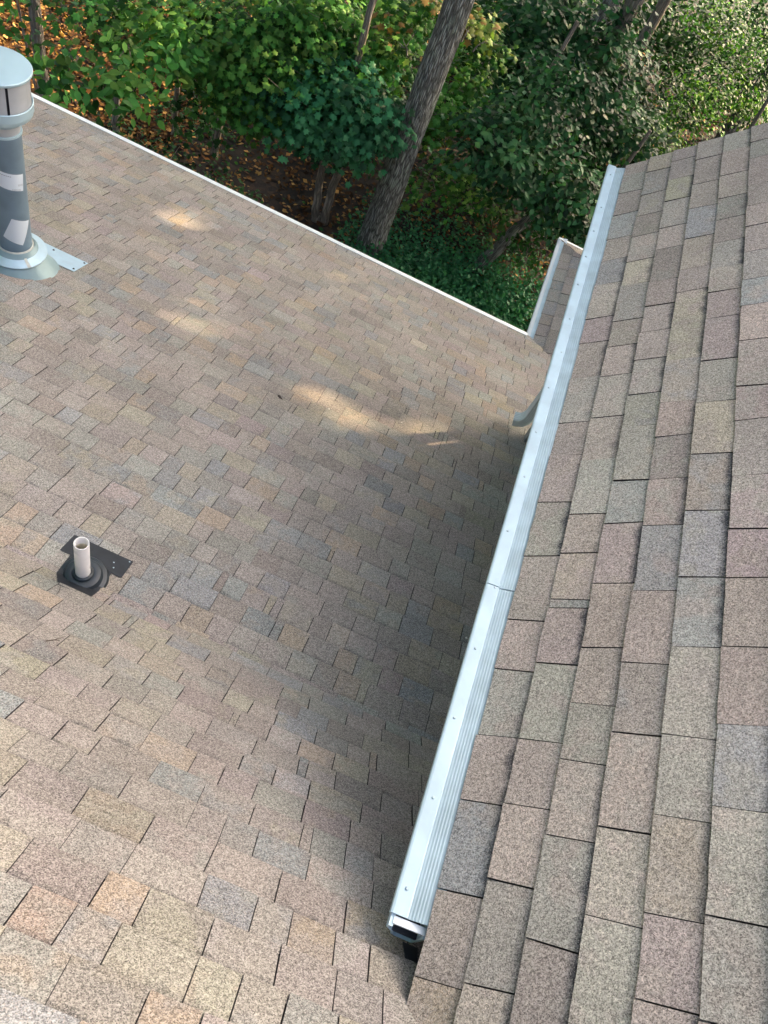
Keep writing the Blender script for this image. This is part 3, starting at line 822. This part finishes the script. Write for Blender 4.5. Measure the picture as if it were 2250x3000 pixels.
def crown(name, blobs, parent, kind='maple', pal='mid', size=(.09, .14), per=16, dens=1.0, upness=1.0, spray=.22, gaps=False, house_ok=False):
    """blobs: (centre, radii, clusters). leaves hang in sprays scattered through the blob, thinner towards its middle"""
    P_, N_, Z_, T_ = [], [], [], []
    for cen, rr, ncl in blobs:
        ncl = int(ncl * dens)
        d = R.normal(size=(ncl, 3)); d /= np.linalg.norm(d, axis=1, keepdims=True)
        rad_ = R.random(ncl) ** .45
        cc = np.array(cen) + d * rad_[:, None] * np.array(rr)
        out = d * np.array([1, 1, 1.0])
        tn = GREENS[pal][R.integers(0, len(GREENS[pal]), ncl)] * R.uniform(.26, 1.35, (ncl, 1))  # wide tint spread: darkened sprays stand for shaded gaps in the foliage
        p = cc[:, None, :] + R.normal(size=(ncl, per, 3)) * np.array([spray, spray, spray * .38])
        nn_ = out[:, None, :] * .55 + R.normal(size=(ncl, per, 3)) * .38 + np.array([0, -.25, upness])
        P_.append(p.reshape(-1, 3)); N_.append(nn_.reshape(-1, 3)); Z_.append(R.uniform(*size, ncl * per))
        T_.append(np.repeat(tn, per, 0) * R.uniform(.8, 1.2, (ncl * per, 1)))
    P_, N_, Z_, T_ = map(np.concatenate, (P_, N_, Z_, T_))
    k = P_[:, 2] > GZ + .05
    if not house_ok: k &= ~((P_[:, 1] < 7.1) & (P_[:, 2] > -9))          # nothing grows into the house
    if gaps: k &= keep(P_)
    return leaves_mesh(name, P_[k], N_[k], Z_[k], kind, T_[k], parent)

def trunk(name, pts, radii, m, parent, n=12, wob=.05, flare=0):
    mb = MB(); uv = []
    # resample
    pts = np.array(pts, float); L = []
    P_, R_ = [], []
    for i in range(len(pts) - 1):
        for t in np.linspace(0, 1, 19 if n > 40 else 5)[:-1]:
            P_.append(pts[i] * (1 - t) + pts[i + 1] * t); R_.append(radii[i] * (1 - t) + radii[i + 1] * t)
    P_.append(pts[-1]); R_.append(radii[-1])
    P_ = np.array(P_); P_[1:-1] += R.normal(0, radii[0] * (.012 if n > 40 else .10), (len(P_) - 2, 3)) * [1, 1, 0]
    tube_pts(mb, P_, R_, n, wob=wob, uv=uv, flare=flare)
    mb.att['bark_uv'] = ('FLOAT_VECTOR', uv)
    return mb.build(name, m, parent, smooth=False)

def limbs(name, segs, m, parent):
    mb = MB(); uv = []
    for a, b, r0 in segs:
        a = np.array(a, float); b = np.array(b, float); md = (a + b) / 2 + R.normal(0, .06, 3) * np.linalg.norm(b - a)
        tube_pts(mb, [a, a * .45 + md * .55 + (0, 0, .04), md * .45 + b * .55, b], [r0, r0 * .75, r0 * .5, r0 * .2], 6, uv=uv)
    mb.att['bark_uv'] = ('FLOAT_VECTOR', uv)
    return tag(mb.build(name, m, parent), kind='stuff')

def tree(name, base, top, r0, r1, label, cat, blobs=(), bark='bark_thin', lean=None, flare=0, n=12, group=None, crowns=(), wob=.05):
    t = tag(empty(name, base), label, cat, group)
    base = np.array(base, float); top = np.array(top, float)
    mid = (base + top) / 2 + np.array(lean or (0, 0, 0))
    trunk('trunk', [base - (0, 0, .15), base + (mid - base) * .12, mid, top], [r0 * 1.12, r0, (r0 + r1) / 2, r1], MAT[bark], t, n, flare=flare, wob=wob)
    allb = [b for kw in crowns for b in kw['blobs']]
    segs = []
    for cen, rr, _ in allb:
        cen = np.array(cen, float)
        s = np.clip((cen[2] - .5 - base[2]) / (top[2] - base[2] + 1e-6), .15, .97)
        a = base + (top - base) * s
        segs.append((a * .25 + cen * .75, cen, .014))
        for _k in range(3): segs.append((a * .15 + cen * .85, cen + R.normal(0, .5, 3) * np.array(rr), .007))
    if segs: limbs('branches', segs, MAT[bark], t)
    for kw in crowns:
        kw = dict(kw); bl = kw.pop('blobs')
        crown('crown', bl, t, **kw)
    return t
def B(px, py, depth, r, ncl, rz=None):
    """a blob of foliage at a measured direction and distance from the lens"""
    return (at(px, py, depth), (r, r, rz or r * .75), ncl)

# tall furrowed tree beyond the eave
tree('oak_tree', (-1.40, 10.47, GZ), (-1.22, 10.50, 2.5), .20, .12, 'tall tree with thick furrowed grey bark trunk rising across the top middle of the view', 'tree',
     bark='bark_oak', flare=.45, n=72, wob=.03, crowns=[
        dict(blobs=[((-1.2, 11, 3.5), (4.2, 3.0, 2.2), 330)], kind='chip', pal='mid', size=(.22, .38), per=14, spray=.45, gaps=True),
        dict(blobs=[B(1385, 75, 10.6, .28, 9), B(1430, 110, 10.7, .18, 4), B(1180, 110, 10.4, .4, 5), B(1290, 15, 10.6, .25, 4)], kind='maple', pal='pale', size=(.09, .14), per=9, spray=.13)])
# twin stems left of it
t2 = tree('maple_tree', (-2.36, 10.64, GZ), (-2.36, 10.64, -7.75), .09, .085, 'maple with twin thin stems left of the thick trunk, dark bluish green leaves', 'tree',
     crowns=[dict(blobs=[B(1000, 300, 10.6, .75, 60), B(930, 380, 10.7, .5, 30), B(1090, 330, 10.5, .55, 34), B(1060, 400, 10.8, .4, 16), B(860, 300, 10.8, .5, 26), B(1000, 430, 10.9, .3, 9)], pal='teal', size=(.09, .14), per=15, spray=.17)])
aty = lambda px, py, y: ray(px, py) * (y / ray(px, py)[1])
trunk('trunk', [aty(920, 660, 10.6), aty(932, 560, 10.6), aty(950, 450, 10.6), aty(975, 300, 10.65), aty(1000, 150, 10.8)], [.068, .062, .058, .052, .045], MAT['bark_thin'], t2, 10)
trunk('trunk', [aty(945, 665, 10.62), aty(968, 570, 10.62), aty(1004, 460, 10.62), aty(1020, 330, 10.62), aty(1036, 210, 10.62), aty(1100, -20, 10.7)], [.068, .062, .058, .054, .050, .045], MAT['bark_thin'], t2, 10)
# bright green maple left of centre
tree('maple_tree', (-4.35, 11.0, GZ), (-4.3, 11.3, -3.6), .05, .03, 'young maple with bright mid green leaves filling the top left middle', 'tree',
     crowns=[dict(blobs=[B(580, 50, 10.6, .5, 34), B(720, 120, 10.5, .8, 75), B(820, 60, 10.4, .7, 60), B(650, 210, 10.7, .55, 26), B(760, 230, 10.6, .6, 38), B(840, 200, 10.4, .55, 34), B(570, 170, 11, .5, 20), B(620, 290, 11, .4, 9), B(900, 40, 10.2, .6, 34), B(690, 320, 11, .4, 10), B(790, 330, 10.9, .4, 14)], pal='mid', size=(.085, .13), per=15, spray=.17)])
tree('maple_tree', (-2.9, 12.2, GZ), (-3.0, 12.4, -2.8), .055, .035, 'maple with mid green leaves filling the top centre left of the thick trunk', 'tree',
     crowns=[dict(blobs=[B(1000, 60, 10.7, .75, 60), B(1110, 150, 10.8, .6, 40), B(960, 180, 10.9, .6, 34), B(1180, 40, 10.9, .6, 36), B(1060, 230, 11.1, .5, 22), B(1250, 30, 11.3, .5, 20)], pal='mid', size=(.085, .13), per=14, spray=.18)])
# left: small trees with large leaves near the eave
tree('sapling', (-6.78, 10.1, GZ), (-7.15, 10.3, -3.2), .09, .07, 'dark straight trunk before the sunlit leaf litter at the far left', 'tree',
     crowns=[dict(blobs=[B(255, 50, 9.8, .36, 9), B(330, 110, 9.6, .34, 10), B(400, 10, 9.9, .45, 14), B(455, 70, 9.8, .34, 9), B(190, 20, 10, .3, 3)], pal='mid', size=(.09, .14), per=12, spray=.17)])
tree('sapling', (-5.75, 10.35, GZ), (-5.95, 10.7, -3.4), .055, .04, 'dark slim sapling trunk beside the hanging leafy sprays at left', 'tree',
     crowns=[dict(blobs=[B(385, 170, 9.4, .28, 9), B(350, 250, 9.2, .24, 8), B(305, 285, 9.1, .14, 3), B(415, 295, 9.3, .16, 3), B(500, 170, 9.7, .32, 11), B(530, 110, 10, .4, 14), B(330, 60, 9.6, .25, 4)], kind='oval', pal='mid', size=(.11, .17), per=11, spray=.15)])
tree('sapling', (-6.0, 9.0, GZ), (-6.5, 9.1, -5.2), .02, .012, 'low sapling with drooping dark green leaves between the flue and the eave', 'tree',
     crowns=[dict(blobs=[B(112, 185, 8.9, .08, 3), B(162, 235, 8.9, .10, 3), B(170, 270, 8.9, .08, 3), B(215, 175, 9.0, .14, 4), B(95, 120, 9.2, .16, 1), B(35, 85, 9.2, .12, 1)], kind='oval', pal='mid', size=(.11, .17), per=9, spray=.12)])
tree('sapling', (-5.05, 10.9, GZ), (-5.1, 11.1, -4.2), .04, .03, 'thin bare dark stem standing in the leaf litter right of the hanging sprays', 'tree',
     crowns=[dict(blobs=[B(590, 290, 11.6, .4, 7), B(500, 330, 11.2, .3, 3), B(620, 380, 12, .3, 3)], pal='dark', size=(.08, .12), per=12, spray=.2)])
tree('sapling', (-7.9, 10.4, GZ), (-8.2, 10.5, -3.5), .06, .05, 'dark trunk cut by the left edge of the picture', 'tree',
     crowns=[dict(blobs=[B(-60, 0, 9.6, .35, 6)], pal='mid', size=(.09, .14), per=12)])
# right of the thick trunk
tree('small_tree', (.30, 11.16, GZ), (.95, 11.75, -6.1), .115, .06, 'leaning small tree with greyish leaves over the corner of the low roof', 'tree', bark='bark_oak', wob=.08,
     crowns=[dict(blobs=[B(1480, 440, 11.0, .55, 34), B(1560, 330, 11.2, .7, 50), B(1430, 380, 11.0, .4, 18), B(1500, 540, 11.1, .4, 20), B(1600, 480, 11.3, .6, 42), B(1680, 560, 11.4, .5, 34), B(1400, 470, 11.0, .3, 9), B(1590, 600, 11.5, .42, 22), B(1640, 250, 11.6, .7, 44), B(1700, 680, 11.6, .35, 14)], kind='oval', pal='grey', size=(.09, .14), per=14, spray=.16)])
tree('small_tree', (-.2, 12.6, GZ), (.1, 12.9, -4.4), .05, .03, 'low maple with fresh green leaves just right of the thick trunk', 'tree',
     crowns=[dict(blobs=[B(1290, 330, 11.4, .4, 20), B(1360, 240, 11.7, .5, 26), B(1270, 400, 11.6, .28, 8), B(1400, 150, 12, .6, 30), B(1330, 520, 12.2, .4, 12), B(1250, 560, 12.4, .35, 9), B(1400, 600, 12.2, .4, 11)], pal='mid', size=(.085, .125), per=13, spray=.17)])
vt = ray(1835, 40); vt = vt * (14.6 / vt[1])
tree('vine_clad_tree', (vt[0], 14.6, GZ), (vt[0] + .05, 14.7, -1.0), .15, .12, 'grey trunk at the top right half hidden by vines and large greyish leaves', 'tree',
     crowns=[dict(blobs=[B(1560, 80, 12.6, .8, 60), B(1700, 130, 12.9, .8, 60), B(1640, 20, 12.6, .7, 44), B(1800, 200, 13.2, .7, 46), B(1500, 200, 12.6, .6, 34), B(1830, 60, 12.4, .35, 10), B(1760, 330, 12.8, .6, 40), B(1840, 400, 13, .6, 34), B(1720, 260, 12.6, .5, 30), B(1790, 130, 12.4, .35, 12)], kind='oval', pal='grey', size=(.10, .16), per=14, spray=.18),
             dict(blobs=[B(1480, 40, 13.5, 1.0, 44), B(1570, 220, 13.8, .9, 34)], pal='dark', size=(.10, .15), per=13, spray=.22)])
tree('bush', (4.0, 15.6, GZ), (3.7, 15.6, -4.6), .05, .03, 'sunlit yellow green bush with fine leaves at the far right above the wing roof', 'bush',
     crowns=[dict(blobs=[B(2080, 280, 14.5, .7, 50), B(2180, 160, 15.2, .7, 44), B(2000, 360, 14.2, .6, 40), B(2200, 300, 14.6, .6, 34), B(1930, 420, 13.6, .5, 34), B(2120, 60, 16, .8, 50)], kind='oval', pal='lime', size=(.06, .10), per=16, spray=.2)])
tree('bush', (1.7, 13.0, GZ), (1.9, 13.2, -5.4), .05, .03, 'dark green bush crowding the far end of the long white gutter', 'bush',
     crowns=[dict(blobs=[B(1800, 470, 13.2, .6, 50), B(1720, 420, 12.6, .5, 34), B(1650, 640, 12.2, .5, 34), B(1740, 560, 12.6, .5, 34), B(1880, 360, 13.6, .5, 34), B(1560, 700, 12.6, .45, 20)], kind='oval', pal='dark', size=(.07, .11), per=15, spray=.18)])
tree('broadleaf_tree', (7.5, 21.0, GZ), (7.0, 21.0, .0), .16, .1, 'farthest dense green tree in the top right corner', 'tree',
     crowns=[dict(blobs=[B(1960, 60, 17, 1.3, 90), B(2240, 60, 19, 1.4, 80), B(2060, 160, 17.5, 1.2, 80), B(1900, 260, 16.5, 1.2, 70), B(2240, 260, 17, 1.0, 50), B(1820, 20, 18, 1.3, 60), B(2060, 20, 22, 2.2, 150), B(2240, 120, 23, 2.2, 130), B(1900, 80, 21, 2.0, 120), B(2150, 300, 19, 1.6, 90)], kind='oval', pal='dark', size=(.10, .16), per=15, spray=.28)])
tree('broadleaf_tree', (1.5, 18.5, GZ), (1.6, 18.6, -1), .13, .09, 'dark leafy tree far back between the thick trunk and the vines', 'tree',
     crowns=[dict(blobs=[B(1420, 60, 16, 1.3, 60), B(1500, 180, 16, 1.2, 46), B(1600, 60, 17, 1.4, 60), B(1380, 300, 15, .9, 18), B(1700, 300, 16, 1.2, 50), B(1560, 420, 15.5, .9, 26)], pal='dark', size=(.12, .18), per=14, spray=.3)])
tree('broadleaf_tree', (-3.6, 18.0, GZ), (-3.4, 18.2, -1), .12, .08, 'dark leafy tree far back behind the top centre maples', 'tree',
     crowns=[dict(blobs=[B(1050, 40, 16, 1.2, 44), B(900, 120, 15.5, 1.1, 30), B(760, 30, 15, 1.1, 36), B(1180, 180, 15, 1.0, 22), B(620, 110, 15, 1.0, 30), B(520, 30, 15, .9, 22), B(700, 250, 14.5, .8, 26), B(860, 280, 14, .8, 26), B(1020, 300, 14, .8, 24), B(960, 130, 15, 1.0, 40), B(780, 140, 15, 1.0, 36)], pal='dark', size=(.12, .18), per=14, spray=.3, gaps=True)])

tree('shrub', (-3.9, 12.6, GZ), (-3.9, 12.7, -6.6), .03, .02, 'low dark shrub in the shade behind the twin stems', 'bush',
     crowns=[dict(blobs=[((-3.9, 12.6, -7.1), (1.1, .9, .6), 60), ((-2.2, 13.0, -7.1), (.9, .8, .6), 44), ((-5.2, 13.4, -7.0), (1.0, .8, .6), 44)], kind='oval', pal='dark', size=(.07, .12), per=15, spray=.2)])
tree('shrub', (-5.3, 9.2, GZ), (-5.3, 9.2, -7.0), .02, .012, 'low dark shrub beside the eave under the hanging sprays', 'bush',
     crowns=[dict(blobs=[((-5.5, 9.3, -7.3), (.8, .5, .35), 30), ((-4.4, 9.6, -7.4), (.7, .5, .3), 22), ((-3.4, 9.7, -7.45), (.6, .4, .25), 14)], kind='oval', pal='dark', size=(.06, .10), per=15, spray=.16)])
tree('shrub', (-.2, 12.4, GZ), (-.2, 12.5, -6.9), .03, .02, 'low dark shrub in the shade right of the thick trunk', 'bush',
     crowns=[dict(blobs=[((-.2, 12.6, -7.1), (1.1, .8, .6), 60), ((1.3, 13.0, -7.0), (.9, .8, .7), 50), ((.4, 14.2, -6.8), (1.4, .9, .8), 60)], kind='oval', pal='dark', size=(.07, .12), per=15, spray=.2)])

# high canopy of the wood towards the sun: rises above the picture, dapples everything below
hc = 0
for i, (x, y, z, rx) in enumerate([(5, 13.5, 3.0, 3.6), (9.5, 16.5, 3.5, 4.0), (4.5, 20, 3.5, 3.8), (8.6, 10.9, 5.2, 3.6), (12.5, 11.5, 6.5, 4.0), (6.2, 14.2, 6.5, 3.4), (13, 21, 4.5, 4.6), (0.5, 17.5, 3.0, 3.4), (-3, 22.5, 3.5, 3.6), (15.5, 14, 4.2, 4.0), (8, 26, 4.5, 4.5), (2, 28, 4, 4.5), (-9, 24, 3.4, 3.2), (17, 27, 5, 5), (-14, 16, 3, 4), (-7.5, 31, 4, 4)]):
    dens_ = 1.0
    t = tag(empty('oak_tree', (x, y, GZ)), 'tall tree of the wood behind, its crown above the picture', 'tree', 'tall trees of the wood behind the house')
    trunk('trunk', [(x, y, GZ - .1), (x + .1, y, -3), (x, y + .1, 1), (x, y, z)], [.22, .18, .14, .08], MAT['bark_oak'], t, 12)
    crown('crown', [((x, y, z), (rx, rx, rx * .62), 620)], t, kind='chip', pal='mid', size=(.25, .42), per=14, spray=.5, gaps=True)

for i, (x, y, z, rx) in enumerate([(-13, 5, 6.5, 6.0), (-13, -2.5, 8.0, 6.5), (-12, -10.5, 7.5, 6.5), (-10, 11.5, 5, 3.5)]):  # unseen trees added to block low sky light from the left
    t = tag(empty('oak_tree', (x, y, GZ)), 'unseen tall tree added to darken the sky left of the house', 'tree', 'trees added to darken the sky at left')
    trunk('trunk', [(x, y, GZ - .1), (x + .1, y, -3), (x, y + .1, 1), (x, y, z)], [.24, .2, .15, .08], MAT['bark_oak'], t, 10)
    crown('crown', [((x, y, z), (rx, rx, rx * 1.1), 620)], t, kind='chip', pal='mid', size=(.35, .55), per=14, spray=.6, house_ok=True)

# ------------------------------------------------------------------ leaf litter, ground cover
n = 80000
px_ = R.uniform(-12, 9, n); py_ = 7.3 + R.random(n) ** 1.3 * 16
px_[:26000] = R.uniform(-11.5, -5, 26000); py_[:26000] = R.uniform(9.5, 16, 26000)
pos = np.stack([px_, py_, np.array([gz(a, b) for a, b in zip(px_, py_)]) + R.uniform(.004, .05, n)], 1)
LT = np.array([(.13, .062, .022), (.20, .095, .032), (.075, .036, .016), (.46, .27, .09), (.040, .023, .013)])
tag(leaves_mesh('leaf_litter', pos, R.normal(size=(n, 3)) * .35 + np.array([0, 0, 1]), R.uniform(.06, .12, n), 'chip', LT[R.integers(0, 5, n)] * R.uniform(.6, 1.2, (n, 1)), None, MAT['litter_leaf']), kind='stuff')
n = 56000
cx = np.concatenate([R.normal(.2, 1.1, n // 2), R.uniform(-9, 6, n // 2)]); cy = np.concatenate([R.normal(9.6, 1.0, n // 2), R.uniform(7.5, 20, n // 2)])
dens_n = np.sin(cx * 1.3 + 2) * np.cos(cy * 1.1) + R.normal(0, .5, n)
kk = (cy > 7.2) & (((cx > -1.9) & (cy < 12)) | (dens_n > .35))
cx, cy = cx[kk], cy[kk]; n = len(cx)
pos = np.stack([cx, cy, np.array([gz(a, b) for a, b in zip(cx, cy)]) + np.abs(R.normal(0, .13, n)) + .02], 1)
gt = np.where((cx > -1.9)[:, None] & (cy < 12)[:, None], GREENS['teal'][R.integers(0, 3, n)], GREENS['dark'][R.integers(0, 3, n)] * 1.2) * R.uniform(.6, 1.4, (n, 1))
tag(leaves_mesh('ivy_ground_cover', pos, R.normal(size=(n, 3)) * .5 + np.array([0, 0, 1]), R.uniform(.05, .095, n), 'oval', gt, None), kind='stuff')
